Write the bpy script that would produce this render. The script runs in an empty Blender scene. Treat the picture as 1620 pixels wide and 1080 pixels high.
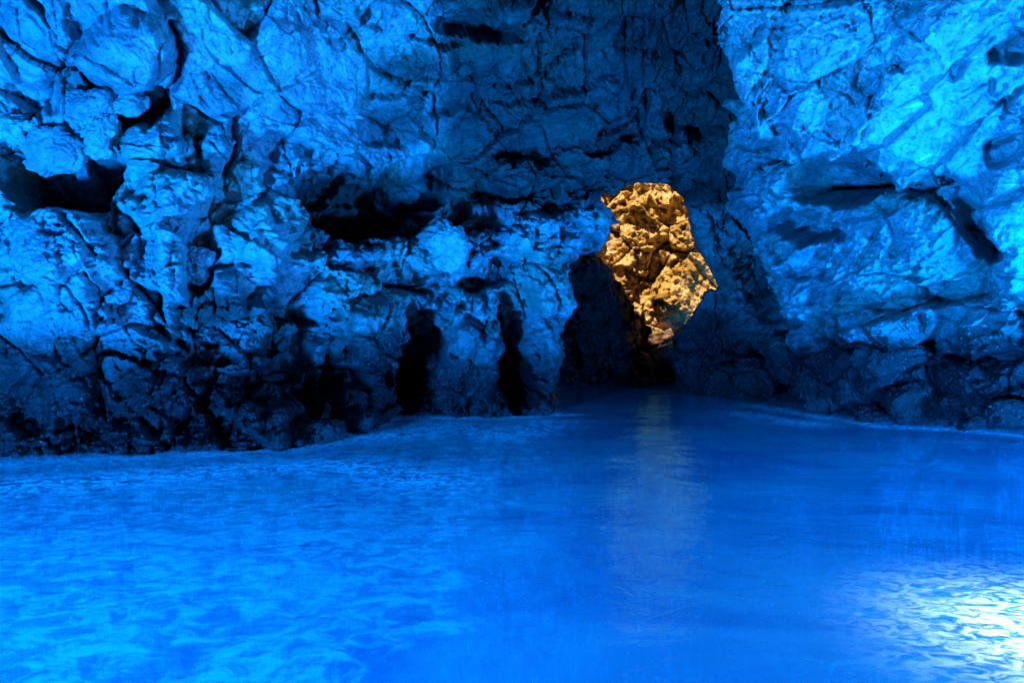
import bpy, math, random
import numpy as np
from mathutils import Vector
rng = np.random.RandomState(7)
random.seed(7)
S = bpy.context.scene
COL = S.collection

# ------------------------------------------------------------------ camera
FPX = 1170.0; CX, CY = 810.0, 540.0; CH = 1.8
cam = bpy.data.objects.new('camera', bpy.data.cameras.new('camera')); COL.objects.link(cam)
cam.location = (0, 0, CH); cam.rotation_euler = (math.radians(90), 0, 0)
cam.data.lens = 36 * FPX / 1620; cam.data.sensor_width = 36
cam.data.clip_start = 0.05; cam.data.clip_end = 2000
S.camera = cam

# ------------------------------------------------------------------ sky and sun
SUN_EL, SUN_AZ = math.radians(50), math.radians(-150)      # azimuth from +y, clockwise
sdir = Vector((math.sin(SUN_AZ) * math.cos(SUN_EL), math.cos(SUN_AZ) * math.cos(SUN_EL), math.sin(SUN_EL)))
w = bpy.data.worlds.new('World'); S.world = w; w.use_nodes = True
nt = w.node_tree; bg = nt.nodes['Background']
sky = nt.nodes.new('ShaderNodeTexSky'); sky.sky_type = 'NISHITA'; sky.sun_disc = False
sky.sun_elevation = SUN_EL; sky.sun_rotation = SUN_AZ
nt.links.new(sky.outputs[0], bg.inputs[0]); bg.inputs[1].default_value = 0.05
sl = bpy.data.lights.new('sun', 'SUN'); sl.energy = 5.0; sl.angle = math.radians(0.5); sl.color = (1, .86, .64)
so = bpy.data.objects.new('sun', sl); COL.objects.link(so)
so.rotation_euler = sdir.to_track_quat('Z', 'Y').to_euler(); so.location = (0, 0, 40)

# unseen lamps added to stand for daylight entering through submerged mouths
def area(name, loc, target, sx, sy, power, color):
    l = bpy.data.lights.new(name, 'AREA'); l.shape = 'RECTANGLE'; l.size = sx; l.size_y = sy
    l.energy = power; l.color = color
    o = bpy.data.objects.new(name, l); COL.objects.link(o)
    o.location = loc
    d = Vector(target) - Vector(loc)
    o.rotation_euler = d.to_track_quat('-Z', 'Y').to_euler()
BLUE = (0.0, 0.245, 1.0)
area('submerged_mouth_light', (-7.6, -2.6, -4.2), (0, 14, 5), 1.5, 1.5, 27000, BLUE)
area('submerged_side_light', (11.5, 5.0, -3.2), (8, 13, 5), 1.4, 1.2, 14000, BLUE)
area('submerged_glare_lamp', (3.85, 4.3, -0.7), (3.2, 4.4, 0), 0.6, 0.6, 130, (1.0, 0.95, 1.0))  # added unseen lamp, makes the white hot spot on the near right water

S.view_settings.view_transform = 'Standard'; S.view_settings.look = 'None'
S.view_settings.exposure = 0.6; S.view_settings.gamma = 1.0
S.render.engine = 'CYCLES'
S.cycles.max_bounces = 6; S.cycles.diffuse_bounces = 2; S.cycles.transparent_max_bounces = 12
S.cycles.sample_clamp_indirect = 4.0
S.cycles.caustics_reflective = False; S.cycles.caustics_refractive = False

# ------------------------------------------------------------------ noise
T = np.random.RandomState(3).rand(64, 64, 64).astype(np.float32) * 2 - 1
def vnoise(p):
    i = np.floor(p).astype(np.int64); f = (p - i).astype(np.float32)
    f = f * f * f * (f * (f * 6 - 15) + 10)
    i0 = i & 63; i1 = (i + 1) & 63
    x0, y0, z0 = i0[:, 0], i0[:, 1], i0[:, 2]; x1, y1, z1 = i1[:, 0], i1[:, 1], i1[:, 2]
    fx, fy, fz = f[:, 0], f[:, 1], f[:, 2]
    a = T[x0, y0, z0] * (1 - fx) + T[x1, y0, z0] * fx
    b = T[x0, y1, z0] * (1 - fx) + T[x1, y1, z0] * fx
    c = T[x0, y0, z1] * (1 - fx) + T[x1, y0, z1] * fx
    d = T[x0, y1, z1] * (1 - fx) + T[x1, y1, z1] * fx
    return (a * (1 - fy) + b * fy) * (1 - fz) + (c * (1 - fy) + d * fy) * fz
def fbm(p, octv=4, gain=.5, off=0.0):
    s = 0; a = 1; q = p + off
    for k in range(octv):
        s = s + a * vnoise(q); q = q * 2.03 + 11.7; a *= gain
    return s
def ridged(p, octv=4, gain=.5, off=0.0):
    s = 0; a = 1; q = p + off
    for k in range(octv):
        s = s + a * (1 - 2 * np.abs(vnoise(q))); q = q * 2.07 + 5.3; a *= gain
    return s
R3 = np.random.RandomState(5).rand(32, 32, 32, 7).astype(np.float32)
def facets(p, seed=0, tilt=.6):
    """broken-rock relief: every cell is a tilted plane; returns height and distance to crack"""
    p = p + seed * 3.17
    i = np.floor(p).astype(np.int64); n = len(p)
    d1 = np.full(n, 9., np.float32); d2 = np.full(n, 9., np.float32); h1 = np.zeros(n, np.float32)
    pf = (p - i).astype(np.float32)
    for dx in (-1, 0, 1):
        for dy in (-1, 0, 1):
            for dz in (-1, 0, 1):
                r = R3[(i[:, 0] + dx) & 31, (i[:, 1] + dy) & 31, (i[:, 2] + dz) & 31]
                v = pf - (r[:, :3] + np.array([dx, dy, dz], np.float32))
                d = np.sqrt((v * v).sum(1))
                h = (v * (r[:, 3:6] - .5)).sum(1) * tilt * 2 + (r[:, 6] - .5)
                m = d < d1
                d2 = np.where(m, d1, np.minimum(d2, d)); h1 = np.where(m, h, h1); d1 = np.where(m, d, d1)
    return h1, d2 - d1

def sm(x, a, b):
    t = np.clip((x - a) / (b - a), 0, 1); return t * t * (3 - 2 * t)

def relief(P, blocks=1.0, fine=1.0, strata=0.0, crack=1.0, sdirn=(0.94, 0.1, 0.33)):
    """rock relief in metres at 3-D points P"""
    W = P + 0.10 * np.stack([fbm(P * .9, 3, .5, 3.1), fbm(P * .9, 3, .5, 17.3), fbm(P * .9, 3, .5, 41.9)], 1)
    W = W + 0.018 * np.stack([fbm(P * 4.1, 2, .5, 8.1), fbm(P * 4.1, 2, .5, 27.3), fbm(P * 4.1, 2, .5, 31.9)], 1)
    h = 0.34 * fbm(P * .45, 2, .5, 60.0) + .20 * np.abs(fbm(P * 1.25, 2, .5, 33.)) + blocks * .32 * facets(W * .38, 9)[0]
    f1, e1 = facets(W * .80, 1); f2, e2 = facets(W * 2.1, 2); f3, e3 = facets(W * 5.5, 3); f4, e4 = facets(W * 12.5, 6)
    rg = .35 + .85 * sm(fbm(P * .62, 3, .5, 91.), -.38, .30)      # worn smooth here, freshly broken there
    h = h + blocks * (.54 * f1 + rg * (.24 * f2 + .10 * f3 + .045 * f4))
    h = h - .50 * sm(fbm(W * .95, 3, .5, 13.), .36, .72)
    h = h - crack * (.4 + .6 * rg) * (.18 * np.exp(-(e1 / .05) ** 2) + .05 * np.exp(-(e2 / .07) ** 2) + .02 * np.exp(-(e3 / .1) ** 2))
    h = h + rg * fine * (.06 * fbm(P * 3.1, 4, .62, 71.) + .018 * fbm(P * 17, 3, .65, 9.) - .045 * sm(vnoise(P * 7.3 + 4.), .35, .7) - .07 * sm(vnoise(P * 3.4 + 14.), .45, .8))
    if strata is not None:
        d = np.array(sdirn); d = d / np.linalg.norm(d)
        a = P @ d
        nrm = np.array([-d[2], 0, d[0]]); b = P @ nrm
        Q = np.stack([a * .8, b * 3.6, P[:, 1] * .8], 1) + .35 * fbm(P * 1.1, 2)[:, None]
        h = h + strata * (.14 * ridged(Q, 3, .6) )
    return h

# ------------------------------------------------------------------ image-to-place helpers (base surfaces)
def ray(u, v, D):
    return np.stack([(u - CX) / FPX * D, D, CH - (v - CY) / FPX * D], -1)
def tps(ctrl):
    c = np.array(ctrl, float); x = c[:, :2] / 500.
    def phi(r): return r * r * np.log(r + 1e-9)
    n = len(c); K = phi(np.linalg.norm(x[:, None] - x[None], axis=-1)) + np.eye(n) * .012
    A = np.zeros((n + 3, n + 3)); A[:n, :n] = K; A[:n, n] = 1; A[:n, n + 1:] = x; A[n, :n] = 1; A[n + 1:, :n] = x.T
    s = np.linalg.solve(A, np.concatenate([c[:, 2], np.zeros(3)]))
    def f(u, v):
        q = np.stack([u, v], -1) / 500.; r = s[n] + q @ s[n + 1:]
        for k in range(n): r = r + s[k] * phi(np.linalg.norm(q - x[k], axis=-1))
        return r
    return f
def seg_dist(u, v, poly, closed=False):
    """distance to a polyline, and signed side (+ on the left-hand side when walking)"""
    P = np.array(poly, float); n = len(P) if closed else len(P) - 1
    best = np.full(u.shape, 1e9); side = np.zeros(u.shape)
    for k in range(n):
        a = P[k]; b = P[(k + 1) % len(P)]; e = b - a; L = e @ e
        t = np.clip(((u - a[0]) * e[0] + (v - a[1]) * e[1]) / L, 0, 1)
        dx = u - (a[0] + t * e[0]); dy = v - (a[1] + t * e[1]); d = np.hypot(dx, dy)
        m = d < best; best = np.where(m, d, best)
        side = np.where(m, np.sign(dx * e[1] - dy * e[0]), side)
    return best, side
def inside(u, v, poly):
    P = np.array(poly, float); c = np.zeros(u.shape, bool)
    for k in range(len(P)):
        a = P[k]; b = P[k - 1]
        m = ((a[1] > v) != (b[1] > v)) & (u < (b[0] - a[0]) * (v - a[1]) / (b[1] - a[1] + 1e-12) + a[0])
        c ^= m
    return c
def sdf(u, v, poly):
    d, _ = seg_dist(u, v, poly, True); return np.where(inside(u, v, poly), d, -d)

def bump(u, v, cx, cy, rx, ry, rot, amp, p=2.0):
    c, s = math.cos(math.radians(rot)), math.sin(math.radians(rot))
    x = ((u - cx) * c + (v - cy) * s) / rx; y = (-(u - cx) * s + (v - cy) * c) / ry
    r = np.hypot(x, y)
    if amp < 0:      # hollow: shallow at its top, deep behind the lip at its bottom
        return amp * sm(1 - r, 0, .30) * (.62 + .38 * np.clip(y, -1, 1))
    return amp * np.clip(1 - r ** p, 0, 1) ** .75
def ledge(u, v, poly, amp, fall, w=3.0):
    """rock on the right-hand side of the walked line stands out by amp, fading over fall px"""
    d, s = seg_dist(u, v, poly); sd = d * -s
    return amp * sm(sd, -w, w) * np.exp(-np.maximum(sd, 0) / fall) * (d < fall * 4)
def groove(u, v, poly, wd, dep):
    d, _ = seg_dist(u, v, poly); return -dep * np.exp(-(d / wd) ** 2)

# ------------------------------------------------------------------ object helpers
def tag(o, label=None, cat=None, group=None, kind=None):
    if label: o['label'] = label
    if cat: o['category'] = cat
    if group: o['group'] = group
    if kind: o['kind'] = kind
    return o
def mesh_from(name, V, F, mat, parent=None, smooth=True, attrs=None):
    me = bpy.data.meshes.new(name)
    V = np.asarray(V, np.float32); F = np.asarray(F, np.int32); k = F.shape[1]
    me.vertices.add(len(V)); me.vertices.foreach_set('co', V.ravel())
    me.loops.add(F.size); me.loops.foreach_set('vertex_index', F.ravel())
    me.polygons.add(len(F)); me.polygons.foreach_set('loop_start', np.arange(0, F.size, k, dtype=np.int32))
    me.update(calc_edges=True); me.validate()
    me.polygons.foreach_set('use_smooth', np.full(len(me.polygons), smooth))
    if attrs:
        for an, av in attrs.items():
            a = me.attributes.new(an, 'FLOAT', 'POINT'); a.data.foreach_set('value', np.asarray(av, np.float32))
    me.materials.append(mat)
    o = bpy.data.objects.new(name, me); COL.objects.link(o)
    if parent: o.parent = parent
    return o
def compact(V, F, attrs):
    used = np.zeros(len(V), bool); used[F.ravel()] = True
    mp = np.cumsum(used) - 1
    return V[used], mp[F], {k: a[used] for k, a in attrs.items()}

# ------------------------------------------------------------------ materials
def N(nt, t, **kw):
    n = nt.nodes.new(t)
    for k, v in kw.items(): setattr(n, k, v)
    return n
def rock_material(name, cols, dark=(.011, .014, .017), wet_shade_z=1.95, wet_shade_soft=1.5, rough=.75, bump_s=.5, streak=0.0, spec=.35):
    m = bpy.data.materials.new(name); m.use_nodes = True; nt = m.node_tree; L = nt.links.new
    bs = nt.nodes['Principled BSDF']
    geo = N(nt, 'ShaderNodeNewGeometry'); sep = N(nt, 'ShaderNodeSeparateXYZ'); L(geo.outputs['Position'], sep.inputs[0])
    def noise(sc, det, rg=.6, dist=0):
        n = N(nt, 'ShaderNodeTexNoise'); n.inputs['Scale'].default_value = sc; n.inputs['Detail'].default_value = det
        n.inputs['Roughness'].default_value = rg; n.inputs['Distortion'].default_value = dist
        L(geo.outputs['Position'], n.inputs['Vector']); return n
    def ramp(src, stops):
        r = N(nt, 'ShaderNodeValToRGB'); e = r.color_ramp.elements
        while len(e) < len(stops): e.new(.5)
        for i, (p, c) in enumerate(stops): e[i].position = p; e[i].color = (*c, 1)
        L(src, r.inputs[0]); return r
    n1 = noise(.55, 5, .62, .4); n2 = noise(4.5, 6, .7, .3); n3 = noise(38, 4, .7)
    r1 = ramp(n1.outputs[0], cols)
    r2 = ramp(n2.outputs[0], [(.30, (.26, .28, .30)), (.47, (.80, .80, .80)), (.56, (1, 1, 1)), (.70, (1.3, 1.3, 1.25))])
    mx = N(nt, 'ShaderNodeMix', data_type='RGBA', blend_type='MULTIPLY'); mx.inputs[0].default_value = .9
    L(r1.outputs[0], mx.inputs[6]); L(r2.outputs[0], mx.inputs[7])
    # stain attribute: shade of vault and hollows painted dark, plus dark teal rock
    at = N(nt, 'ShaderNodeAttribute', attribute_name='shade_stain')
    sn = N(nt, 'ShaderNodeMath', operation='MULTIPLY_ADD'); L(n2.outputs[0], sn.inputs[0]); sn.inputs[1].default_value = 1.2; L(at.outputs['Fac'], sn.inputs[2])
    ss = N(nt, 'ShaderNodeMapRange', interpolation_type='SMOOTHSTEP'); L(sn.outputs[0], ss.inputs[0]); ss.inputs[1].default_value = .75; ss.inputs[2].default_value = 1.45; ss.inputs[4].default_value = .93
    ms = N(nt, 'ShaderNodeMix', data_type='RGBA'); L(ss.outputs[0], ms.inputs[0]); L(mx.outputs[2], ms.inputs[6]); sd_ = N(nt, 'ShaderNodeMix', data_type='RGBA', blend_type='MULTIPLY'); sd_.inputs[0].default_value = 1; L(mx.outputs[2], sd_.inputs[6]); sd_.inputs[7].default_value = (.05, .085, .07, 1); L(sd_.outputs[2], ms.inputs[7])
    # tidal band: wet, weedy rock above the waterline; on ochre cliff, painted foot shade
    wz = N(nt, 'ShaderNodeMath', operation='MULTIPLY_ADD'); L(n1.outputs[0], wz.inputs[0]); wz.inputs[1].default_value = -4.0; L(sep.outputs[2], wz.inputs[2])
    wy = N(nt, 'ShaderNodeMath', operation='MULTIPLY_ADD'); L(n2.outputs[0], wy.inputs[0]); wy.inputs[1].default_value = -.9; L(wz.outputs[0], wy.inputs[2])
    wr = N(nt, 'ShaderNodeMapRange', interpolation_type='SMOOTHSTEP'); L(wy.outputs[0], wr.inputs[0])
    wr.inputs[1].default_value = wet_shade_z - 2.45 - wet_shade_soft / 2; wr.inputs[2].default_value = wet_shade_z - 2.45 + wet_shade_soft / 2
    wr.inputs[3].default_value = 1; wr.inputs[4].default_value = 0
    mw = N(nt, 'ShaderNodeMix', data_type='RGBA'); L(wr.outputs[0], mw.inputs[0]); L(ms.outputs[2], mw.inputs[6]); 
    dk = ramp(n2.outputs[0], [(.35, tuple(c * .6 for c in dark)), (.62, tuple(c * 1.5 for c in dark)), (.78, tuple(c * 4 for c in dark))]); L(dk.outputs[0], mw.inputs[7])
    # pale specks of barnacle in the band
    vo = N(nt, 'ShaderNodeTexVoronoi'); vo.inputs['Scale'].default_value = 9; L(geo.outputs['Position'], vo.inputs['Vector'])
    vs = N(nt, 'ShaderNodeMath', operation='LESS_THAN'); L(vo.outputs['Distance'], vs.inputs[0]); vs.inputs[1].default_value = .13
    vg = N(nt, 'ShaderNodeMath', operation='GREATER_THAN'); L(n1.outputs[0], vg.inputs[0]); vg.inputs[1].default_value = .56
    vm = N(nt, 'ShaderNodeMath', operation='MULTIPLY'); L(vs.outputs[0], vm.inputs[0]); L(vg.outputs[0], vm.inputs[1])
    vw = N(nt, 'ShaderNodeMath', operation='MULTIPLY'); L(vm.outputs[0], vw.inputs[0]); L(wr.outputs[0], vw.inputs[1])
    mb = N(nt, 'ShaderNodeMix', data_type='RGBA'); L(vw.outputs[0], mb.inputs[0]); L(mw.outputs[2], mb.inputs[6]); mb.inputs[7].default_value = (.25, .25, .23, 1)
    last = mb.outputs[2]
    if streak:
        # pale streaks, long and thin: caustic light painted on the rock
        mp = N(nt, 'ShaderNodeMapping'); mp.inputs['Rotation'].default_value = (0, math.radians(28), 0); mp.inputs['Scale'].default_value = (.9, .9, 4.6)
        L(geo.outputs['Position'], mp.inputs[0])
        sn2 = N(nt, 'ShaderNodeTexNoise'); sn2.inputs['Scale'].default_value = 1.5; sn2.inputs['Detail'].default_value = 5; sn2.inputs['Distortion'].default_value = .8; L(mp.outputs[0], sn2.inputs['Vector'])
        sr = N(nt, 'ShaderNodeMapRange', interpolation_type='SMOOTHSTEP'); L(sn2.outputs[0], sr.inputs[0]); sr.inputs[1].default_value = .62; sr.inputs[2].default_value = .76; sr.inputs[4].default_value = streak
        m2 = N(nt, 'ShaderNodeMix', data_type='RGBA'); L(sr.outputs[0], m2.inputs[0]); L(last, m2.inputs[6]); m2.inputs[7].default_value = (.85, .9, .88, 1); last = m2.outputs[2]
    L(last, bs.inputs['Base Color'])
    ro = N(nt, 'ShaderNodeMapRange'); L(wr.outputs[0], ro.inputs[0]); ro.inputs[3].default_value = rough; ro.inputs[4].default_value = .33
    L(ro.outputs[0], bs.inputs['Roughness']); bs.inputs['Specular IOR Level'].default_value = spec
    bp = N(nt, 'ShaderNodeBump'); bp.inputs['Strength'].default_value = bump_s; bp.inputs['Distance'].default_value = .05
    L(n3.outputs[0], bp.inputs['Height'])
    n4 = noise(13, 5, .72)
    vb = N(nt, 'ShaderNodeTexVoronoi'); vb.inputs['Scale'].default_value = 16; vb.inputs['Randomness'].default_value = 1; L(geo.outputs['Position'], vb.inputs['Vector'])
    b3 = N(nt, 'ShaderNodeBump'); b3.inputs['Strength'].default_value = bump_s; b3.inputs['Distance'].default_value = .04; L(vb.outputs['Distance'], b3.inputs['Height'])
    b2 = N(nt, 'ShaderNodeBump'); b2.inputs['Strength'].default_value = bump_s; b2.inputs['Distance'].default_value = .12
    L(n4.outputs[0], b2.inputs['Height']); L(bp.outputs[0], b3.inputs['Normal']); L(b3.outputs[0], b2.inputs['Normal']); L(b2.outputs[0], bs.inputs['Normal'])
    return m
M_WALL = rock_material('limestone', [(.28, (.12, .14, .13)), (.40, (.28, .26, .29)), (.50, (.40, .38, .40)), (.60, (.30, .38, .32)), (.74, (.46, .43, .42))])
M_VAULT = rock_material('dark_limestone', [(.28, (.06, .08, .07)), (.42, (.13, .15, .13)), (.55, (.24, .24, .26)), (.7, (.20, .27, .23))])  # darker, slightly greenish limestone
M_SLAB = rock_material('pale_limestone', [(.28, (.20, .21, .22)), (.42, (.31, .30, .32)), (.55, (.38, .42, .39)), (.7, (.46, .45, .44))], streak=.8, rough=.5)
M_GOLD = rock_material('ochre_limestone', [(.30, (.34,.17,.03)), (.42, (.58,.33,.07)), (.52, (.80,.50,.16)), (.62, (.84,.58,.27)), (.75, (.68,.36,.10))], dark=(.11, .045, .035), wet_shade_z=2.0, wet_shade_soft=1.2, spec=.2)  # reddish dark foot: shade at the cliff's base put into the colour

M_BLACK = rock_material('shaded_black_rock', [(.3, (.008, .008, .008)), (.5, (.014, .013, .012)), (.7, (.022, .02, .018))], dark=(.006, .006, .006))  # dark rock, blackened further to stand for the shade in the passage
# ------------------------------------------------------------------ sheets of cave wall
def grid(us, vs):
    U, V_ = np.meshgrid(us, vs); nu, nv = len(us), len(vs)
    idx = np.arange(nu * nv).reshape(nv, nu)
    F = np.stack([idx[:-1, :-1], idx[1:, :-1], idx[1:, 1:], idx[:-1, 1:]], -1).reshape(-1, 4)
    return U.ravel(), V_.ravel(), F, nu, nv
def base_surface(U, V_, f, nu, nv, lim):
    D = f(np.clip(U, lim[0], lim[1]), np.clip(V_, lim[2], lim[3]))
    P = ray(U, V_, D)
    G = P.reshape(nv, nu, 3)
    du = np.gradient(G, axis=1); dv = np.gradient(G, axis=0)
    n = np.cross(dv, du); n /= np.linalg.norm(n, axis=-1, keepdims=True) + 1e-9
    n = n.reshape(-1, 3)
    toc = np.array([0, 0, CH]) - P
    s = np.sign((n * toc).sum(1)); n *= s[:, None]
    v = toc / np.linalg.norm(toc, axis=1, keepdims=True)
    n = n * .3 + v * .7; n /= np.linalg.norm(n, axis=1, keepdims=True)
    return P, n
FLAT = np.array([1, .45, 1])

# ---- A: left wall, vault and the arch round the passage
HOLE = [(896, 700), (893, 640), (889, 600), (897, 556), (893, 528), (912, 505), (920, 478), (906, 452), (902, 430), (920, 412), (948, 402), (966, 388), (970, 372), (982, 352), (974, 330), (962, 318), (958, 302), (976, 306),
        (990, 296), (1010, 290), (1040, 290), (1068, 298), (1092, 316), (1096, 350), (1100, 380), (1116, 415), (1130, 440), (1140, 456), (1118, 470), (1104, 490), (1085, 530), (1068, 552), (1072, 585), (1090, 610), (1090, 700)]
fA = tps([(0, 722, 11.6), (265, 712, 12.2), (530, 697, 13.6), (575, 668, 16.6), (640, 658, 18), (740, 658, 18.2), (900, 652, 18.8), (1100, 615, 27), (1260, 640, 22),
          (0, 550, 12), (250, 550, 12.4), (450, 560, 13.6), (560, 560, 15.5), (700, 550, 17.3), (860, 550, 18.0), (1150, 550, 24), (1280, 550, 21),
          (0, 400, 12.1), (250, 400, 12.3), (450, 400, 13.6), (620, 400, 16), (800, 400, 17.2), (930, 380, 18.6), (1150, 400, 21.5), (1290, 400, 21),
          (0, 250, 12.3), (250, 200, 12.4), (450, 220, 13.7), (650, 300, 17.0), (800, 250, 17.3), (1000, 250, 19.5), (1150, 250, 20.5), (1290, 250, 20.5),
          (0, 0, 10.8), (300, 0, 11.3), (500, 0, 12.8), (700, 0, 14.2), (900, 0, 15.3), (1100, 0, 16.6), (1290, 0, 17.5)])
us = np.concatenate([np.linspace(-900, -45, 60), np.arange(-40, 1310, 1.55), np.linspace(1315, 1500, 20)])
vs = np.concatenate([np.linspace(-330, -34, 40), np.arange(-30, 735, 1.55), np.linspace(738, 1850, 100)])
U, V_, F, nu, nv = grid(us, vs)
P, NR = base_surface(U, V_, fA, nu, nv, (-60, 1300, -60, 725))
vault = sm(U, 560, 700) * (1 - sm(V_, 300, 360))
h = relief(P * FLAT, blocks=1.05 - .25 * vault, strata=.12 + .5 * vault, fine=1.0)
# wobble the drawn features so that their outlines are broken
wu = U + 12 * fbm(P * .9, 2, .6, 2.2) + 6 * fbm(P * 3.5, 3, .6, 2.2); wv = V_ + 12 * fbm(P * .9, 2, .6, 77.) + 6 * fbm(P * 3.5, 3, .6, 7.)
B = [  # cx, cy, rx, ry, rot, amp, power
    (195, 75, 80, 72, 10, .75, 3), (60, 60, 70, 80, 0, .45, 2.5), (100, 282, 108, 64, 0, -3.0, 3), (165, 262, 42, 52, 0, -1.6, 3), (215, 168, 62, 30, -5, -1.8, 3),
    (2, 270, 36, 60, -15, .7, 3), (110, 405, 95, 88, 0, .65, 4), (240, 228, 52, 48, 10, .7, 3), (346, 246, 30, 60, -5, .55, 3), (287, 245, 20, 28, 0, .4, 3),
    (322, 305, 36, 26, 15, .45, 3), (268, 335, 52, 55, 0, .55, 3), (272, 425, 27, 72, 0, .8, 4), (318, 415, 26, 62, 0, -1.3, 3), (318, 560, 70, 22, 5, -.7, 2.5), (195, 570, 60, 12, 0, -.4, 2),
    (492, 494, 46, 17, 3, -.8, 2.5), (345, 478, 42, 40, 0, .4, 3), (425, 492, 38, 36, 0, .35, 3), (497, 615, 18, 50, -5, -1.8, 2.5), (270, 620, 60, 55, 0, .4, 3), (65, 640, 85, 70, 0, .35, 3), (400, 640, 70, 60, 0, .35, 3),
    (560, 335, 78, 50, 12, -1.5, 3), (645, 298, 76, 44, -28, -1.5, 3), (520, 290, 34, 55, 20, -.8, 3), (690, 325, 50, 26, 0, -1.2, 3), (595, 356, 100, 26, -4, -1.8, 3), (748, 340, 40, 18, 10, -.8, 3), (690, 368, 38, 24, -10, .9, 3), (728, 400, 30, 34, 0, .6, 3), (560, 400, 38, 20, -5, .5, 3), (612, 395, 30, 18, 0, .4, 3),
    (772, 440, 52, 26, -20, -1.5, 2.5), (640, 448, 50, 14, 5, -.8, 2), (420, 390, 60, 55, 0, .45, 3), (470, 300, 40, 70, 0, .35, 3), (560, 470, 60, 60, 10, .5, 3),
    (584, 590, 56, 120, 0, .8, 4), (646, 602, 32, 76, 6, -3.2, 3), (668, 520, 26, 54, -14, -2.0, 3), (630, 560, 16, 30, 20, -1.0, 3), (738, 570, 62, 118, 0, .7, 4), (814, 592, 24, 56, -6, -2.6, 3), (800, 508, 22, 52, -16, -1.8, 3), (868, 545, 46, 120, 0, .5, 4), (850, 455, 26, 36, 10, .5, 3),
    (755, 38, 82, 26, 8, -1.3, 2.5), (700, 65, 50, 16, 15, -.6, 2.5), (800, 10, 60, 18, -20, .5, 3), (895, 40, 40, 26, -10, .4, 3), (860, 5, 50, 16, -25, -.8, 3),
    (1060, 248, 32, 26, 0, .5, 3), (1100, 160, 60, 60, 0, -.9, 2.5), (830, 243, 55, 12, 5, -.8, 2.5), (955, 228, 50, 12, -8, -.7, 2.5), (800, 296, 70, 9, 3, -.6, 2.5), (930, 292, 50, 14, -10, -.5, 2.5),
    (820, 270, 52, 16, 0, .5, 4), (880, 372, 90, 42, -5, .45, 3), (910, 150, 80, 30, -20, .35, 3),
    (1150, 430, 36, 66, -30, .6, 3), (1110, 370, 20, 50, 0, .4, 3), (1190, 440, 30, 50, -25, -.7, 3), (1165, 525, 50, 40, 0, .5, 3), (1120, 580, 40, 45, 0, .5, 3), (1200, 585, 50, 50, 0, -.5, 3),
]
for b in B: h += (1.3 if b[5] > 0 else 1.15) * bump(wu, wv, *b)
G_ = [([(268, 40), (276, 90), (270, 140), (240, 175)], 7, .6), ([(374, 190), (378, 255), (352, 305)], 6, .45), ([(312, 225), (308, 250), (285, 262)], 5, .35),
      ([(190, 330), (196, 360), (180, 350)], 6, .4), ([(300, 440), (345, 425), (390, 430)], 5, .35), ([(150, 430), (155, 520), (130, 560)], 5, .3), ([(60, 470), (20, 445), (-20, 460)], 6, .4),
      ([(245, 470), (250, 520), (300, 560)], 6, .45), ([(480, 270), (490, 330), (500, 380), (520, 390)], 8, .6), ([(640, 520), (700, 470), (690, 440)], 6, .3),
      ([(790, 500), (800, 590), (830, 640)], 7, .6), ([(690, 460), (640, 450), (560, 470)], 5, .3), ([(540, 690), (530, 620), (520, 560)], 7, .5),
      ([(740, 300), (830, 305), (900, 320), (965, 300)], 6, .45), ([(700, 110), (640, 150), (600, 150)], 6, .35), ([(930, 60), (860, 110), (790, 130)], 6, .4), ([(1130, 60), (1060, 90), (980, 80)], 7, .4),
      ([(760, 170), (850, 150), (930, 120)], 6, .35), ([(1000, 190), (930, 220), (880, 240)], 5, .35), ([(830, 430), (880, 425), (905, 440)], 5, .35)]
for g in G_: h += groove(wu, wv, *g)
h += ledge(wu, wv, [(540, 700), (548, 640), (560, 560)], -1.0, 60, 6) * 0
# wet lower zone undercut
h -= .5 * sm(V_, 560, 640) * sm(720 - V_, 0, 60) * sm(500 - U, 0, 80)
# passage: the rock turns away round the hole
sh = -sdf(wu * .35 + U * .65, wv * .35 + V_ * .65, HOLE)       # + outside the hole
h -= .55 * (1 - sm(sh, 0, 38)) ** 2
inn = np.clip(-sh, 0, 30)
back = 3.2 * sm(inn, 0, 11)
def pull(U, V_, P, sd, nu, nv):
    """beyond the drawn outline the rock runs straight back from the outline itself"""
    G = sd.reshape(nv, nu); uu = U.reshape(nv, nu); vv = V_.reshape(nv, nu)
    gu = (np.gradient(G, axis=1) / np.gradient(uu, axis=1)).ravel(); gv = (np.gradient(G, axis=0) / np.gradient(vv, axis=0)).ravel()
    def blur(a):
        a = a.reshape(nv, nu)
        for _ in range(14):
            a = np.pad(a, 1, mode='edge'); a = (a[:-2] + a[1:-1] * 2 + a[2:]) / 4; a = (a[:, :-2] + a[:, 1:-1] * 2 + a[:, 2:]) / 4
        return a.ravel()
    gu = blur(gu); gv = blur(gv)
    n = np.hypot(gu, gv) + 1e-6; k = np.clip(-sd, 0, 40) * 1.08 / np.maximum(n, .5)
    return ray(U + gu / n * k, V_ + gv / n * k, P[:, 1])
Q = pull(U, V_, P, sh, nu, nv) + NR * h[:, None]
RY = P - np.array([0, 0, CH]); RY /= np.linalg.norm(RY, axis=1, keepdims=True); Q += RY * back[:, None]
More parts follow.
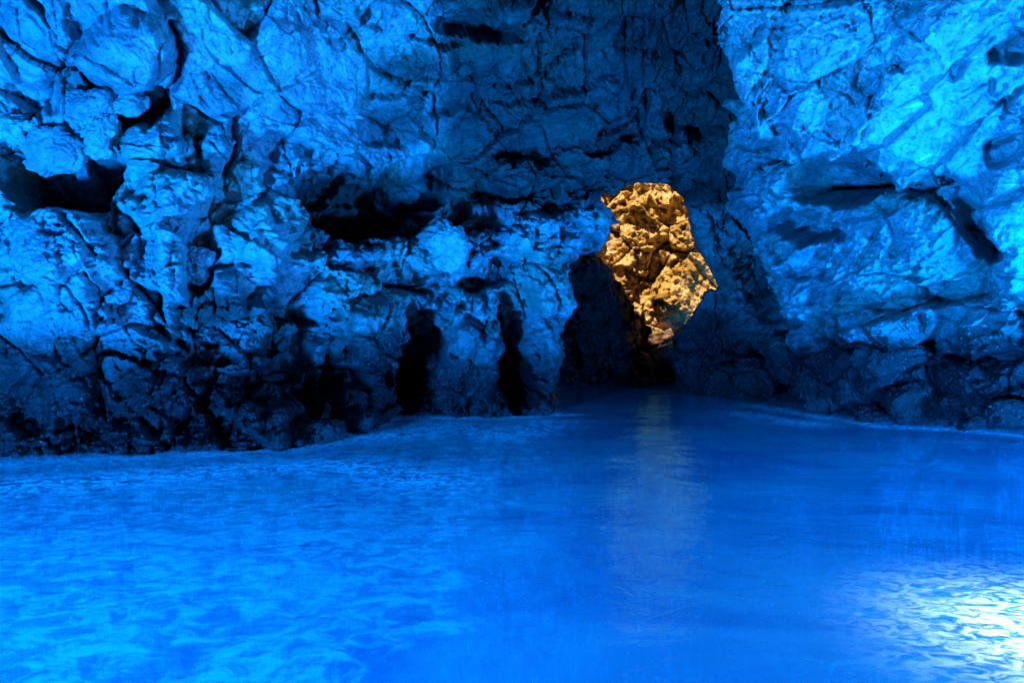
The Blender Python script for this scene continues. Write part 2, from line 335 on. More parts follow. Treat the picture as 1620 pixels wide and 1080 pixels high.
ST = [(1085, 140, 110, 170, 0, 1.0), (960, 60, 150, 85, 0, .9), (830, 50, 130, 60, 0, .8), (640, 190, 70, 60, 0, .45), (575, 330, 120, 75, 0, .85), (800, 265, 110, 45, 0, .65), (945, 250, 70, 60, 0, .7),
      (700, 300, 90, 45, 0, .5), (1150, 240, 50, 80, 0, .7), (1060, 290, 60, 30, 0, .4), (345, 490, 85, 40, 0, .6), (430, 490, 50, 40, 0, .5), (760, 190, 90, 50, 0, .4), (660, 110, 90, 50, 0, .5), (880, 320, 110, 30, 0, .5), (1130, 540, 90, 80, 0, .6), (1210, 470, 40, 80, 0, .5)]  # dark ellipses paint shade of vault and hollows; pebbly lumps are dark rock
shade_stainA = -.15 + 1.1 * vault * sm(U, 600, 760)  # whole vault darkened: its shade put into the colour
for c_ in ST: shade_stainA = np.maximum(shade_stainA, -.15 + (c_[5] + .40) * np.exp(-(((wu - c_[0]) / c_[2]) ** 2 + ((wv - c_[1]) / c_[3]) ** 2) ** 1.3))
keep = sh > -12.5
Fk = F[keep[F].all(1)]
cu = U[Fk].mean(1) + 8 * 0; cv = V_[Fk].mean(1)
wcu = wu[Fk].mean(1); wcv = wv[Fk].mean(1)
regions = [
    ('rock_column', [(822, 760), (822, 430), (850, 405), (905, 400), (1000, 470), (905, 760)], 'bright slender rock column standing in the water at the left edge of the dark passage', 'rock column', 'rock columns at the foot of the wall'),
    ('rock_column', [(665, 760), (668, 450), (700, 440), (790, 450), (808, 560), (822, 640), (822, 760)], 'broad blunt rock column between the wide black cleft and the slender column by the passage', 'rock column', 'rock columns at the foot of the wall'),
    ('rock_buttress', [(538, 760), (520, 560), (530, 470), (600, 450), (640, 500), (640, 760)], 'leaning rock buttress rising from the foamy water just left of the wide black cleft', 'rock buttress', None),
    ('rock_promontory', [(-1000, 1000), (-1000, 575), (150, 572), (300, 575), (400, 575), (505, 600), (530, 640), (538, 760), (538, 1000)], 'low dark wet rock shelf running along the waterline at the left', 'rock shelf', None),
    ('hanging_bulge', [(120, 0), (255, -60), (282, 60), (275, 145), (180, 128), (110, 130)], 'smooth rounded rock bulge hanging above the two block-like stones in the left hollow', 'rock bulge', None),
    ('egg_shaped_boulder', [(314, 185), (372, 185), (378, 262), (352, 304), (318, 290), (312, 240)], 'tall egg-shaped boulder with a dark crack round its right edge on the left wall', 'boulder', None),
    ('rock_outcrop', [(20, 470), (25, 330), (110, 312), (190, 328), (205, 470), (110, 500)], 'broad bright flat-topped outcrop directly below the black hollow on the left wall', 'rock outcrop', None),
    ('rock_outcrop', [(215, 300), (268, 278), (320, 300), (328, 365), (240, 370)], 'pointed pyramid-shaped outcrop beside the right end of the black hollow', 'rock outcrop', None),
    ('conglomerate_lump', [(300, 445), (345, 428), (392, 440), (392, 520), (340, 528), (300, 500)], 'dark pebbly lump of conglomerate below the bright left wall, left one of two', 'rock lump', None),
    ('conglomerate_lump', [(392, 440), (450, 450), (470, 500), (450, 535), (392, 520)], 'dark pebbly lump of conglomerate beside the short black slot, right one of two', 'rock lump', None),
    ('rock_protrusion', [(650, 350), (690, 340), (742, 372), (765, 400), (745, 438), (700, 440), (650, 395)], 'knobbly bright rock head jutting out under the big dark hollow above the columns', 'rock knob', None),
    ('rock_nodule', [(1025, 225), (1060, 215), (1096, 228), (1096, 272), (1060, 285), (1026, 270)], 'rounded blue nodule bulging from the dark vault just above the sunlit rock', 'rock nodule', None),
    ('rock_pillar', [(1060, 760), (1060, 290), (1500, 290), (1500, 760)], 'dark craggy pillar of leaning rocks forming the right side of the passage', 'rock pillar', None),
    ('cave_vault', [(600, 300), (560, 180), (640, -1000), (1600, -1000), (1600, 290), (1060, 290), (960, 310), (740, 345)], None, None, None),
]
reg = np.full(len(Fk), -1)
for i, r in enumerate(regions):
    m = inside(wcu, wcv, r[1]) & (reg < 0); reg[m] = i
for i in range(-1, len(regions)):
    Fi = Fk[reg == i]
    if not len(Fi): continue
    v_, f_, a_ = compact(Q, Fi, {'shade_stain': shade_stainA})
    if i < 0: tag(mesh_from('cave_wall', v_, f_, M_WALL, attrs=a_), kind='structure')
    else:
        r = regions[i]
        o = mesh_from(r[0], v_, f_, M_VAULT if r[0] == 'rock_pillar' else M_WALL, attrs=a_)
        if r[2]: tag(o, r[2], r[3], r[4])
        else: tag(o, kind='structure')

# ---- generic sheet with its own outline, rolled back at the edge
def sheet(name, ctrl, lim, ur, vr, poly, feats, grooves, mat, relkw, roll=26, rollamt=.9, depth=3.0, shade_stain=None, step=1.6, offs=0.0, regs=(), wob=7, plunge=13, pscale=1.0):
    f = tps(ctrl)
    us = np.arange(ur[0], ur[1], step) if ur[1] <= 1700 else np.concatenate([np.arange(ur[0], 1660, step), np.linspace(1664, ur[1], 50)])
    vs = np.arange(vr[0], min(vr[1], 760), step) if vr[0] >= -120 else np.concatenate([np.linspace(vr[0], -34, 50), np.arange(-30, vr[1], step)])
    if vr[1] > 760: vs = np.concatenate([vs, np.linspace(765, vr[1], 50)])
    U, V_, F, nu, nv = grid(us, vs)
    P, NR = base_surface(U, V_, f, nu, nv, lim)
    h = relief(P * FLAT * pscale + offs, **relkw)
    wu = U + wob * (fbm(P * .9, 2, .6, 2.2) + .6 * fbm(P * 3.5, 3, .6, 2.2)); wv = V_ + wob * (fbm(P * .9, 2, .6, 77.) + .6 * fbm(P * 3.5, 3, .6, 7.))
    for b in feats: h += bump(wu, wv, *b)
    for g in grooves: h += groove(wu, wv, *g)
    sd = sdf(wu, wv, poly)
    Q = pull(U, V_, P, sd, nu, nv) + NR * h[:, None]
    RY = P - np.array([0, 0, CH]); RY /= np.linalg.norm(RY, axis=1, keepdims=True)
    Q += RY * (rollamt * (1 - sm(sd, 0, roll)) ** 2 + depth * sm(-sd, 0, plunge))[:, None]
    Fk = F[(sd > -plunge - 2)[F].all(1)]
    st = shade_stain(U, V_) if shade_stain else np.zeros(len(U))
    wcu = wu[Fk].mean(1); wcv = wv[Fk].mean(1)
    reg = np.full(len(Fk), -1)
    for i, r in enumerate(regs): reg[inside(wcu, wcv, r[1]) & (reg < 0)] = i
    out = []
    for i in range(-1, len(regs)):
        Fi = Fk[reg == i]
        if not len(Fi): continue
        v_, f_, a_ = compact(Q, Fi, {'shade_stain': st})
        o = mesh_from(name if i < 0 else regs[i][0], v_, f_, mat if i < 0 or len(regs[i]) < 6 else regs[i][5], attrs=a_)
        if i >= 0: tag(o, regs[i][2], regs[i][3], regs[i][4])
        out.append(o)
    return out

# ---- C: right lower wall
C_POLY = [(1128, 150), (1160, 140), (1210, 150), (1330, 100), (1900, 60), (1900, 1900), (1300, 1900), (1282, 700), (1262, 600), (1252, 520), (1222, 440), (1214, 400), (1168, 350), (1150, 300), (1172, 285), (1150, 258), (1132, 225)]
C = sheet('cave_wall', [(1260, 642, 20.6), (1370, 666, 16.7), (1500, 672, 16), (1620, 682, 14.8), (1180, 250, 19), (1300, 300, 15.6), (1450, 320, 14.2), (1560, 400, 13.8), (1620, 500, 13.8), (1200, 400, 19.0),
       (1300, 500, 17.3), (1450, 520, 15.6), (1150, 180, 19.3), (1400, 230, 14.8), (1250, 600, 19.7), (1600, 600, 14.2), (1380, 420, 16), (1620, 200, 14)],
      (1120, 1660, 120, 690), (1100, 1900), (90, 1650), C_POLY,
      [(1170, 182, 44, 36, 0, .6, 3), (1330, 284, 84, 46, -8, -3.6, 3), (1240, 290, 60, 40, 0, .5, 3), (1275, 362, 64, 32, 10, -1.7, 3), (1240, 400, 50, 36, 0, .6, 3), (1360, 360, 60, 45, 0, .5, 3),
       (1455, 360, 70, 52, 10, .8, 3), (1548, 362, 26, 66, -30, -1.9, 3), (1510, 462, 74, 28, -5, -1.1, 3), (1400, 520, 80, 34, 0, .7, 4), (1290, 520, 36, 36, 0, -.4, 3), (1560, 530, 60, 40, -20, .5, 3),
       (1400, 570, 80, 14, 0, -.6, 3), (1580, 590, 50, 28, -15, .4, 3), (1270, 470, 34, 60, -20, .4, 3), (1370, 445, 30, 22, 0, .3, 3), (1420, 395, 14, 8, 0, -.35, 2)],
      [([(1290, 255), (1400, 290), (1470, 300)], 8, .5), ([(1330, 460), (1300, 520), (1330, 560)], 7, .4), ([(1440, 440), (1540, 435), (1580, 400)], 6, .45), ([(1455, 500), (1470, 560)], 7, .5),
       ([(1180, 255), (1280, 250)], 3, .12), ([(1530, 560), (1470, 580), (1500, 640)], 6, .35), ([(1245, 395), (1215, 450)], 5, .2)],
      M_WALL, dict(blocks=.8, strata=.12, fine=1.0), offs=23., shade_stain=lambda u, v: .30 * np.exp(-(((u - 1320) / 70) ** 2 + ((v - 290) / 40) ** 2)) + .2 * np.exp(-(((u - 1480) / 80) ** 2 + ((v - 630) / 60) ** 2)) - .1,  # hollow under the slab gets its shade painted in
      regs=[('rock_block', [(1120, 130), (1212, 140), (1216, 205), (1180, 222), (1120, 220)], 'rounded dark-topped block wedged in the corner where vault and pale slab meet', 'rock block', None),
            ('rock_hump', [(1380, 330), (1440, 300), (1520, 320), (1545, 380), (1520, 420), (1420, 425), (1375, 390)], 'big bright rounded hump under the curved edge of the pale slab', 'rock hump', None),
            ('rock_nose', [(1325, 500), (1400, 485), (1480, 500), (1482, 552), (1400, 566), (1330, 556)], 'smooth bright horizontal nose of rock just above the dark boulders on the right', 'rock nose', None)])
tag(C[0], kind='structure')

# ---- B: pale slab at top right, overhanging
B_POLY = [(1100, -900), (1118, -80), (1132, 0), (1150, 80), (1172, 150), (1205, 190), (1225, 225), (1255, 250), (1310, 255), (1385, 268), (1440, 292), (1490, 282), (1530, 308), (1556, 350), (1580, 400), (1592, 450), (1640, 500), (1700, 560), (2100, 620), (2100, -900)]
Bs = sheet('rock_slab', [(1130, 0, 12.3), (1250, 0, 12.0), (1450, 0, 11.3), (1620, 0, 10.6), (1170, 150, 12.9), (1400, 150, 12.2), (1620, 150, 11.4), (1240, 220, 13.2), (1400, 270, 13.0), (1620, 300, 12.2), (1550, 380, 12.9), (1620, 500, 13.0)],
       (1100, 1680, -60, 520), (1060, 2100), (-480, 640), B_POLY,
       [(1585, 75, 36, 46, -20, -1.0, 3), (1300, 60, 90, 70, 0, .3, 2.5), (1350, 190, 110, 60, 20, .3, 2.5), (1225, 150, 16, 40, 20, -.5, 2.5), (1500, 60, 100, 60, 0, .25, 3), (1580, 200, 50, 40, 0, -.35, 2.5), (1590, 330, 50, 60, 0, .25, 3)],
       [([(1245, -10), (1235, 50), (1205, 130), (1195, 180)], 5, .3), ([(1345, 10), (1340, 50)], 3, .1), ([(1410, 30), (1460, 60), (1490, 110)], 5, .15), ([(1570, 190), (1620, 150)], 6, .25), ([(1560, 140), (1590, 180), (1630, 210)], 6, .25)],
       M_SLAB, dict(blocks=.9, strata=.08, fine=1.1, crack=.6, sdirn=(.8, 0, .6)), roll=14, rollamt=.3, depth=2.2, offs=51., wob=14)
tag(Bs[0], 'huge pale blue overhanging rock slab filling the upper right of the cave', 'rock slab')

# ---- E: sunlit cliff beyond the passage
E_F = [(1030, 330, 50, 22, 0, .5, 3), (1040, 420, 60, 40, 0, -.4, 3), (1010, 380, 30, 30, 0, .5, 3), (1080, 420, 30, 30, 0, .4, 3), (1050, 480, 50, 30, 0, .4, 3)]
EB = sheet('sunlit_cliff', [(860, 620, 33), (1000, 600, 35), (1180, 600, 34), (860, 400, 33), (1000, 400, 35), (1180, 400, 33.5), (860, 250, 34), (1000, 250, 36), (1180, 250, 34)],
      (800, 1250, 200, 640), (740, 1260), (150, 760), [(700, 100), (1300, 100), (1300, 800), (700, 800)], E_F, [], M_GOLD,
      dict(blocks=2.2, strata=.5, fine=1.0, crack=1.5), offs=80., pscale=.62, step=1.7)
tag(EB[0], 'sunlit golden cliff of jagged rock seen through the opening in the cave wall', 'cliff')

# ---- passage: dark crag on its left, and rock roof over it
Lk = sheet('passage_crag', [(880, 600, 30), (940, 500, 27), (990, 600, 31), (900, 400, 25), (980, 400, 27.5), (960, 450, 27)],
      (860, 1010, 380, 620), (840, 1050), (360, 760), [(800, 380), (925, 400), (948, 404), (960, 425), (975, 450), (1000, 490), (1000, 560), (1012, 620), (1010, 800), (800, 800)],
      [(940, 430, 30, 22, 0, .6, 3), (930, 500, 40, 30, 0, .6, 3), (980, 560, 30, 40, 0, .4, 3)], [], M_BLACK, dict(blocks=1.1, strata=.2, fine=1.5), offs=31., step=1.8, shade_stain=lambda u, v: 0 * u + .25, depth=2.0)
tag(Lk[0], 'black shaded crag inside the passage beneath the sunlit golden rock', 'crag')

def blob_sheet(name, X, Y, Z, mat, amp, seed, **kw):
    """displaced parametric sheet X,Y,Z (2-D arrays)"""
    nv, nu = X.shape; P = np.stack([X, Y, Z], -1)
    du = np.gradient(P, axis=1); dv = np.gradient(P, axis=0); n = np.cross(dv, du); n /= np.linalg.norm(n, axis=-1, keepdims=True) + 1e-9
    P = P.reshape(-1, 3); n = n.reshape(-1, 3)
    Q = P + n * (amp * relief(P + seed, **kw))[:, None]
    idx = np.arange(nu * nv).reshape(nv, nu)
    F = np.stack([idx[:-1, :-1], idx[1:, :-1], idx[1:, 1:], idx[:-1, 1:]], -1).reshape(-1, 4)
    return mesh_from(name, Q, F, mat, attrs={'shade_stain': np.full(len(Q), .1)})

# cave shell: half dome over the camera, shut behind, open only past the far wall
a = np.linspace(-.12, math.pi + .12, 150); b = np.linspace(0, 1, 110)
A_, B_ = np.meshgrid(a, b)
YY = -13 + 35 * B_
W_ = 19.0 * np.sqrt(np.clip(1 - (1 - np.minimum(B_ * 2.6, 1)) ** 2, 0, 1)) + .01
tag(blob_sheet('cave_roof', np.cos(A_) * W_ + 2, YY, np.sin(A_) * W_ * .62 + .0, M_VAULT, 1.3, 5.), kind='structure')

# unseen rock sheets, added and cut to shade the foot of the sunlit cliff
SHADE = [(860, 425), (940, 430), (965, 465), (990, 490), (1008, 525), (1030, 550), (1052, 560), (1064, 560), (1084, 552), (1108, 560), (1135, 560), (1240, 560)]
T_SH = 13.5
us = np.linspace(700, 1330, 160); vs = np.linspace(0, 1, 60)
Ug, Bg = np.meshgrid(us, vs)
top = np.interp(Ug, [p[0] for p in SHADE], [p[1] - 42 for p in SHADE])
Vg = top + Bg * (650 - top)
Pc = ray(Ug, Vg, 34.3 + 0 * Ug)
Sd = np.array(sdir)
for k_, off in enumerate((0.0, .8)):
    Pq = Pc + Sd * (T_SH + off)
    o = blob_sheet('cliff_shade_blocker' , Pq[..., 0], Pq[..., 1], Pq[..., 2], M_BLACK, .25, 9.)
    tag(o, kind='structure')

# side walls and roof closing the passage from the daylight
xs_, ys_ = np.meshgrid(np.linspace(-16, 18, 90), np.linspace(19.5, 26.3, 60))
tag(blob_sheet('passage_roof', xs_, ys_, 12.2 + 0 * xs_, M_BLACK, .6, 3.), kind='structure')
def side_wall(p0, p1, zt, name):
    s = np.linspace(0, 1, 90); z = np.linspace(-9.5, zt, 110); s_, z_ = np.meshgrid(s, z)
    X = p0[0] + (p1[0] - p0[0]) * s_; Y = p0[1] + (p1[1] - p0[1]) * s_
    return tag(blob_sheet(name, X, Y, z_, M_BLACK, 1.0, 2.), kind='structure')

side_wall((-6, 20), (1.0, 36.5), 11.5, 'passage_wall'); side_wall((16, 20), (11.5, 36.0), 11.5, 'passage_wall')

# ------------------------------------------------------------------ boulders and blocks
def ico(sub):
    import bmesh
    bm = bmesh.new(); bmesh.ops.create_icosphere(bm, subdivisions=sub, radius=1)
    V = np.array([v.co[:] for v in bm.verts]); F = np.array([[v.index for v in f.verts] for f in bm.faces]); bm.free(); return V, F
ICO = ico(6); 
def boulder(name, px, py, D, rx, ry, rot, label, cat, mat=M_WALL, group=None, depth=1.0, seed=0, square=.35, st=.0, z=None):
    """stone centred on the point seen at (px,py), D metres off; rx, ry half sizes in px"""
    V, F = ICO; r = np.random.RandomState(seed + int(px))
    k = D / FPX
    pn = r.randn(18, 3); pn /= np.linalg.norm(pn, axis=1, keepdims=True); pd = r.uniform(.62, .95, 18)
    dots = V @ pn.T; rad = np.where(dots > .05, pd / np.maximum(dots, .05), 9)
    rad = -np.log(np.exp(-14 * np.minimum(rad, 1.15)).sum(1)) / 14 + .12
    q = V / (np.abs(V) ** 4).sum(1, keepdims=True) ** .25 * square + V * (1 - square)
    q = q * rad[:, None]
    sx, sz = rx * k, ry * k; sy = (sx + sz) / 2 * depth
    c, s = math.cos(math.radians(-rot)), math.sin(math.radians(-rot))
    X = q * [sx, sy, sz]
    X = np.stack([X[:, 0] * c - X[:, 2] * s, X[:, 1], X[:, 0] * s + X[:, 2] * c], 1)
    n = V; off = r.rand(3) * 20
    m = min(sx, sz)
    W = X / m + off
    f1, e1 = facets(W * .9, 4, .8); f2, e2 = facets(W * 2.4, 5, .7)
    h = m * (.30 * f1 + .10 * f2 + .05 * fbm(W * 3, 4, .6) - .05 * np.exp(-(e1 / .06) ** 2) - .03 * np.exp(-(e2 / .08) ** 2)) + .012 * fbm(X * 14 + off, 3, .6)
    X = X + n * h[:, None]
    o = mesh_from(name, X, F, mat, attrs={'shade_stain': np.full(len(X), st)})
    o.location = tuple(ray(px, py, D))
    return tag(o, label, cat, group)
g1 = 'blocks in the hollow of the left wall'
boulder('rock_block', 146, 160, 11.6, 34, 20, -4, 'bright squared stone in the left hollow, left of the pair under the hanging bulge', 'rock block', group=g1, square=.8)
boulder('rock_block', 203, 163, 11.9, 27, 19, 6, 'small dark squared stone in the left hollow, right of the pair under the hanging bulge', 'rock block', group=g1, square=.8, st=.25)
boulder('boulder', 160, 212, 11.9, 25, 34, 8, 'upright rounded boulder in the left hollow just below the pair of squared stones', 'boulder', group=g1, square=.6)
boulder('boulder', 92, 240, 12.0, 48, 34, -8, 'dull bulky boulder half in shadow at the back of the left hollow', 'boulder', group=g1, square=.5, st=.3)
boulder('boulder', 38, 208, 11.8, 34, 30, 20, 'round boulder at the upper left lip of the left hollow', 'boulder', group=g1, square=.4)
boulder('boulder', 312, 405, 12.6, 22, 18, 0, 'small rounded stone stuck in the gap right of the bright vertical rib', 'boulder', square=.4)
boulder('boulder', 310, 432, 12.6, 18, 17, 20, 'small stone wedged under the rounded stone right of the bright vertical rib', 'boulder', square=.4)
boulder('rock_block', 710, 395, 15.9, 32, 36, -20, 'rounded block hanging at the right end of the knobbly ledge above the columns', 'rock block', square=.5)
# boulders at the waterline on the right
g2 = 'dark boulders along the right waterline'
RB = [(1405, 572, 16.3, 60, 46, 10, 'large smooth dark boulder under the bright nose of rock on the right', .5),
      (1345, 600, 17.2, 38, 50, 0, 'tall black boulder left of the large smooth one on the right shore', .5),
      (1290, 610, 19.0, 34, 44, -10, 'black boulder at the water at the corner between pillar and right wall', .5),
      (1440, 628, 15.9, 46, 30, -25, 'slanting wedge-shaped dark boulder at the right waterline', .6),
      (1500, 640, 15.4, 34, 28, -30, 'pointed dark boulder with pale edges in the middle of the right waterline', .6),
      (1545, 600, 14.9, 40, 34, -15, 'knobbly dark boulder under the teal crest at the right', .5),
      (1590, 650, 14.2, 34, 24, -10, 'low black boulder at the far right edge of the shore', .5),
      (1380, 655, 16.6, 26, 16, 0, 'small flat black boulder awash at the foot of the right wall', .4),
      (1535, 668, 14.6, 22, 12, -10, 'small low stone awash beside the pointed boulder on the right shore', .4)]
for i, (px, py, D, rx, ry, rot, lb, sq) in enumerate(RB):
    boulder('boulder', px, py, D, rx, ry, rot, lb, 'boulder', M_WALL, g2, seed=i, square=sq, st=.15)
g3 = 'dark rocks at the mouth of the passage'
for i, (px, py, D, rx, ry, rot, lb) in enumerate([
        (1098, 585, 25.8, 26, 38, 10, 'rounded black rock at the right foot of the passage mouth'),
        (1140, 600, 24.5, 32, 30, 0, 'squat black rock at the waterline right of the passage mouth'),
        (1195, 605, 23.0, 34, 34, 15, 'black rock at the waterline halfway between passage and right wall'),
        (1240, 570, 21.2, 26, 46, -25, 'leaning dark rock in the corner where the right wall begins')]):
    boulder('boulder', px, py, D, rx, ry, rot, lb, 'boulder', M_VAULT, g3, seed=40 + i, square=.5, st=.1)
boulder('boulder', 505, 690, 13.3, 44, 26, -20, 'dark pointed rock tip where the left shelf ends in the foam', 'boulder', square=.3)

# ------------------------------------------------------------------ seabed and water
nx, ny = 160, 160
xs = np.linspace(-26, 30, nx); ys = np.linspace(-14, 60, ny); Xg, Yg = np.meshgrid(xs, ys)
P0 = np.stack([Xg.ravel(), Yg.ravel(), np.full(nx * ny, 0.)], 1)
Zg = -9.8 + .5 * fbm(P0 * .25, 4)
idx = np.arange(nx * ny).reshape(ny, nx)
FQ = np.stack([idx[:-1, :-1], idx[:-1, 1:], idx[1:, 1:], idx[1:, :-1]], -1).reshape(-1, 4)
P0[:, 2] = Zg
ms_ = bpy.data.materials.new('white_sand'); ms_.use_nodes = True
nt = ms_.node_tree; n = N(nt, 'ShaderNodeTexNoise'); n.inputs['Scale'].default_value = 1.5; n.inputs['Detail'].default_value = 6
r = N(nt, 'ShaderNodeValToRGB'); r.color_ramp.elements[0].color = (.12, .14, .12, 1); r.color_ramp.elements[1].color = (.3, .3, .27, 1)
g = N(nt, 'ShaderNodeNewGeometry'); nt.links.new(g.outputs['Position'], n.inputs['Vector']); nt.links.new(n.outputs[0], r.inputs[0]); nt.links.new(r.outputs[0], nt.nodes['Principled BSDF'].inputs['Base Color'])
nt.nodes['Principled BSDF'].inputs['Roughness'].default_value = .9
tag(mesh_from('seabed', P0, FQ, ms_), kind='structure')

mw = bpy.data.materials.new('cave_water'); mw.use_nodes = True; nt = mw.node_tree; L = nt.links.new
nt.nodes.remove(nt.nodes['Principled BSDF']); out = nt.nodes['Material Output']
geo = N(nt, 'ShaderNodeNewGeometry')
def wn(scale, sc3, det, rg=.55, dist=0., rotz=0):
    mp = N(nt, 'ShaderNodeMapping'); mp.inputs['Scale'].default_value = sc3; mp.inputs['Rotation'].default_value = (0, 0, math.radians(rotz)); L(geo.outputs['Position'], mp.inputs[0])
    n = N(nt, 'ShaderNodeTexNoise'); n.inputs['Scale'].default_value = scale; n.inputs['Detail'].default_value = det
    n.inputs['Roughness'].default_value = rg; n.inputs['Distortion'].default_value = dist; L(mp.outputs[0], n.inputs['Vector']); return n.outputs[0]
def bmp(src, strength, dist, prev=None):
    b = N(nt, 'ShaderNodeBump'); b.inputs['Distance'].default_value = dist; L(src, b.inputs['Height'])
    if isinstance(strength, float): b.inputs['Strength'].default_value = strength
    else: L(strength, b.inputs['Strength'])
    if prev: L(prev, b.inputs['Normal'])
    return b.outputs[0]
sp = N(nt, 'ShaderNodeSeparateXYZ'); L(geo.outputs['Position'], sp.inputs[0])
# livelier, clearer ripples on the left where swell meets the shelf
lv = N(nt, 'ShaderNodeMapRange', interpolation_type='SMOOTHSTEP'); L(sp.outputs[0], lv.inputs[0]); lv.inputs[1].default_value = -2.5; lv.inputs[2].default_value = 1.0; lv.inputs[3].default_value = 1.0; lv.inputs[4].default_value = .45
nb = bmp(wn(.9, (1, 1.6, 1), 3, .5, .6, 15), .5, .04)
nb = bmp(wn(3.2, (1, 1.5, 1), 3, .55, 1.0, -10), lv.outputs[0], .024, nb)
nb = bmp(wn(11, (1, 1.3, 1), 3, .6, .8, 20), lv.outputs[0], .004, nb)
fr = N(nt, 'ShaderNodeFresnel'); fr.inputs['IOR'].default_value = 1.5; L(nb, fr.inputs['Normal'])
gl = N(nt, 'ShaderNodeBsdfGlossy'); gl.inputs[0].default_value = (.14, .85, 1, 1); gl.inputs['Roughness'].default_value = .03; L(nb, gl.inputs['Normal'])
tr = N(nt, 'ShaderNodeBsdfTransparent'); tr.inputs[0].default_value = (.45, .95, 1, 1)
# milky scattering in the top of the water: light from below leaves it in all directions
tl = N(nt, 'ShaderNodeBsdfTranslucent')
cr = N(nt, 'ShaderNodeValToRGB'); L(wn(.35, (1, 1.4, 1), 6, .6, .8, 12), cr.inputs[0])
e = cr.color_ramp.elements; e[0].position = .35; e[0].color = (.005, .062, .12, 1); e[1].position = .68; e[1].color = (.01, .125, .165, 1)
# mottled reflection of the lit left wall, painted into the water colour
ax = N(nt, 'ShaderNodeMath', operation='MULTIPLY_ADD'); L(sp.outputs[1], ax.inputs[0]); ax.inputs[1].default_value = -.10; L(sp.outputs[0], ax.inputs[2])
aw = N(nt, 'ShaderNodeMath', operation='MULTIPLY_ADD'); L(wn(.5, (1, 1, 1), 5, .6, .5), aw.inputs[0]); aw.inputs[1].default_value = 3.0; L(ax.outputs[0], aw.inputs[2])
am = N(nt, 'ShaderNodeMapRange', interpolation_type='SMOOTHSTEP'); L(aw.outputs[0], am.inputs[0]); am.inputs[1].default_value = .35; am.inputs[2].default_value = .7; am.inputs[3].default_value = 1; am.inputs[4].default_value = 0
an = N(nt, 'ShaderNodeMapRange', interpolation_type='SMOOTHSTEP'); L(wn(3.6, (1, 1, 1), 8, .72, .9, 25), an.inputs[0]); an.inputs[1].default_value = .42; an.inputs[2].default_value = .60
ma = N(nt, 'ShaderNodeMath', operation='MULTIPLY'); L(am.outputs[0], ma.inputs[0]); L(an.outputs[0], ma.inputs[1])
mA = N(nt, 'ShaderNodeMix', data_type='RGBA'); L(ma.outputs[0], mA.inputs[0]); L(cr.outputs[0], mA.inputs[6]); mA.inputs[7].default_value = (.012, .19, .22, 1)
# white flecks round the added lamp: glare painted into the water colour
fx = N(nt, 'ShaderNodeMapRange', interpolation_type='SMOOTHSTEP'); L(wn(6.5, (1, 1.5, 1), 5, .6, 1.2, -20), fx.inputs[0]); fx.inputs[1].default_value = .36; fx.inputs[2].default_value = .66
dv = N(nt, 'ShaderNodeVectorMath', operation='DISTANCE'); L(geo.outputs['Position'], dv.inputs[0]); dv.inputs[1].default_value = (3.9, 4.35, 0)
dm = N(nt, 'ShaderNodeMapRange', interpolation_type='SMOOTHSTEP'); L(dv.outputs['Value'], dm.inputs[0]); dm.inputs[1].default_value = .4; dm.inputs[2].default_value = 2.1; dm.inputs[3].default_value = 1; dm.inputs[4].default_value = 0
fm = N(nt, 'ShaderNodeMath', operation='MULTIPLY'); L(fx.outputs[0], fm.inputs[0]); L(dm.outputs[0], fm.inputs[1])
mB = N(nt, 'ShaderNodeMix', data_type='RGBA'); L(fm.outputs[0], mB.inputs[0]); L(mA.outputs[2], mB.inputs[6]); mB.inputs[7].default_value = (.6, .62, .64, 1)
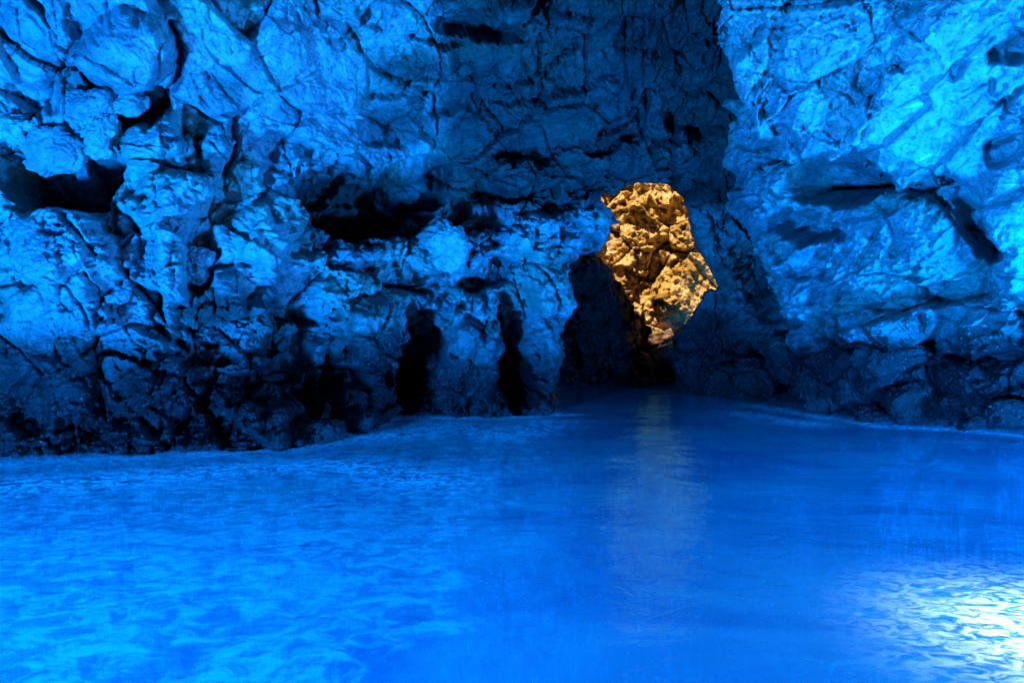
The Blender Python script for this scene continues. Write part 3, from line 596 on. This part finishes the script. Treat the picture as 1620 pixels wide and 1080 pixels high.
# lacy foam along the shore, with some left wall reflection painted in
ln = wn(4.2, (1, 1, 1), 7, .66, .7, 0)
l1 = N(nt, 'ShaderNodeMath', operation='SUBTRACT'); L(ln, l1.inputs[0]); l1.inputs[1].default_value = .5
l2 = N(nt, 'ShaderNodeMath', operation='ABSOLUTE'); L(l1.outputs[0], l2.inputs[0])
l3 = N(nt, 'ShaderNodeMapRange', interpolation_type='SMOOTHSTEP'); L(l2.outputs[0], l3.inputs[0]); l3.inputs[1].default_value = .01; l3.inputs[2].default_value = .06; l3.inputs[3].default_value = 1; l3.inputs[4].default_value = 0
fa = N(nt, 'ShaderNodeAttribute', attribute_name='foam')
l4 = N(nt, 'ShaderNodeMath', operation='MULTIPLY', use_clamp=True); L(l3.outputs[0], l4.inputs[0]); L(fa.outputs['Fac'], l4.inputs[1])
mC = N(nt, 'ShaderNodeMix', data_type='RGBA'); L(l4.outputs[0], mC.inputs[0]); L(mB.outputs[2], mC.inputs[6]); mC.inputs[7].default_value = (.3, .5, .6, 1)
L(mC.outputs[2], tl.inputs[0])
fo = N(nt, 'ShaderNodeMath', operation='MULTIPLY_ADD'); L(l4.outputs[0], fo.inputs[0]); fo.inputs[1].default_value = .4; fo.inputs[2].default_value = .50
m1 = N(nt, 'ShaderNodeMixShader'); L(fo.outputs[0], m1.inputs[0]); L(tr.outputs[0], m1.inputs[1]); L(tl.outputs[0], m1.inputs[2])
m2 = N(nt, 'ShaderNodeMixShader'); L(fr.outputs[0], m2.inputs[0]); L(m1.outputs[0], m2.inputs[1]); L(gl.outputs[0], m2.inputs[2])
L(m2.outputs[0], out.inputs['Surface'])
nx, ny = 320, 420
xs = np.linspace(-26, 30, nx); ys = np.linspace(-14, 60, ny); Xg, Yg = np.meshgrid(xs, ys)
P1 = np.stack([Xg.ravel(), Yg.ravel(), np.zeros(nx * ny)], 1)
P1[:, 2] = .012 * fbm(P1 * [.7, 1.1, 1], 3)
idx = np.arange(nx * ny).reshape(ny, nx)
FQ = np.stack([idx[:-1, :-1], idx[:-1, 1:], idx[1:, 1:], idx[1:, :-1]], -1).reshape(-1, 4)
def ground(px, py): d = CH * FPX / (py - CY); return ((px - CX) / FPX * d, d)
fm_ = np.zeros(len(P1))
for line, wd, am in (([(540, 694), (560, 682), (600, 662), (740, 661), (895, 656)], .45, 1.0), ([(1190, 640), (1300, 660), (1400, 674), (1500, 679), (1640, 690)], .40, .9), ([(0, 735), (265, 722), (530, 704)], .5, .5),
                     ([(560, 690), (640, 690), (700, 672), (800, 690), (870, 668)], .9, .7), ([(0, 770), (200, 760), (400, 740), (560, 735), (680, 760)], .8, .55), ([(1180, 655), (1270, 670)], .6, .7)):  # wide left line: foam with the wall's speckled reflection painted in
    g = np.array([ground(*p) for p in line]); d, _ = seg_dist(P1[:, 0], P1[:, 1], g)
    fm_ = np.maximum(fm_, am * np.exp(-(d / wd) ** 2))
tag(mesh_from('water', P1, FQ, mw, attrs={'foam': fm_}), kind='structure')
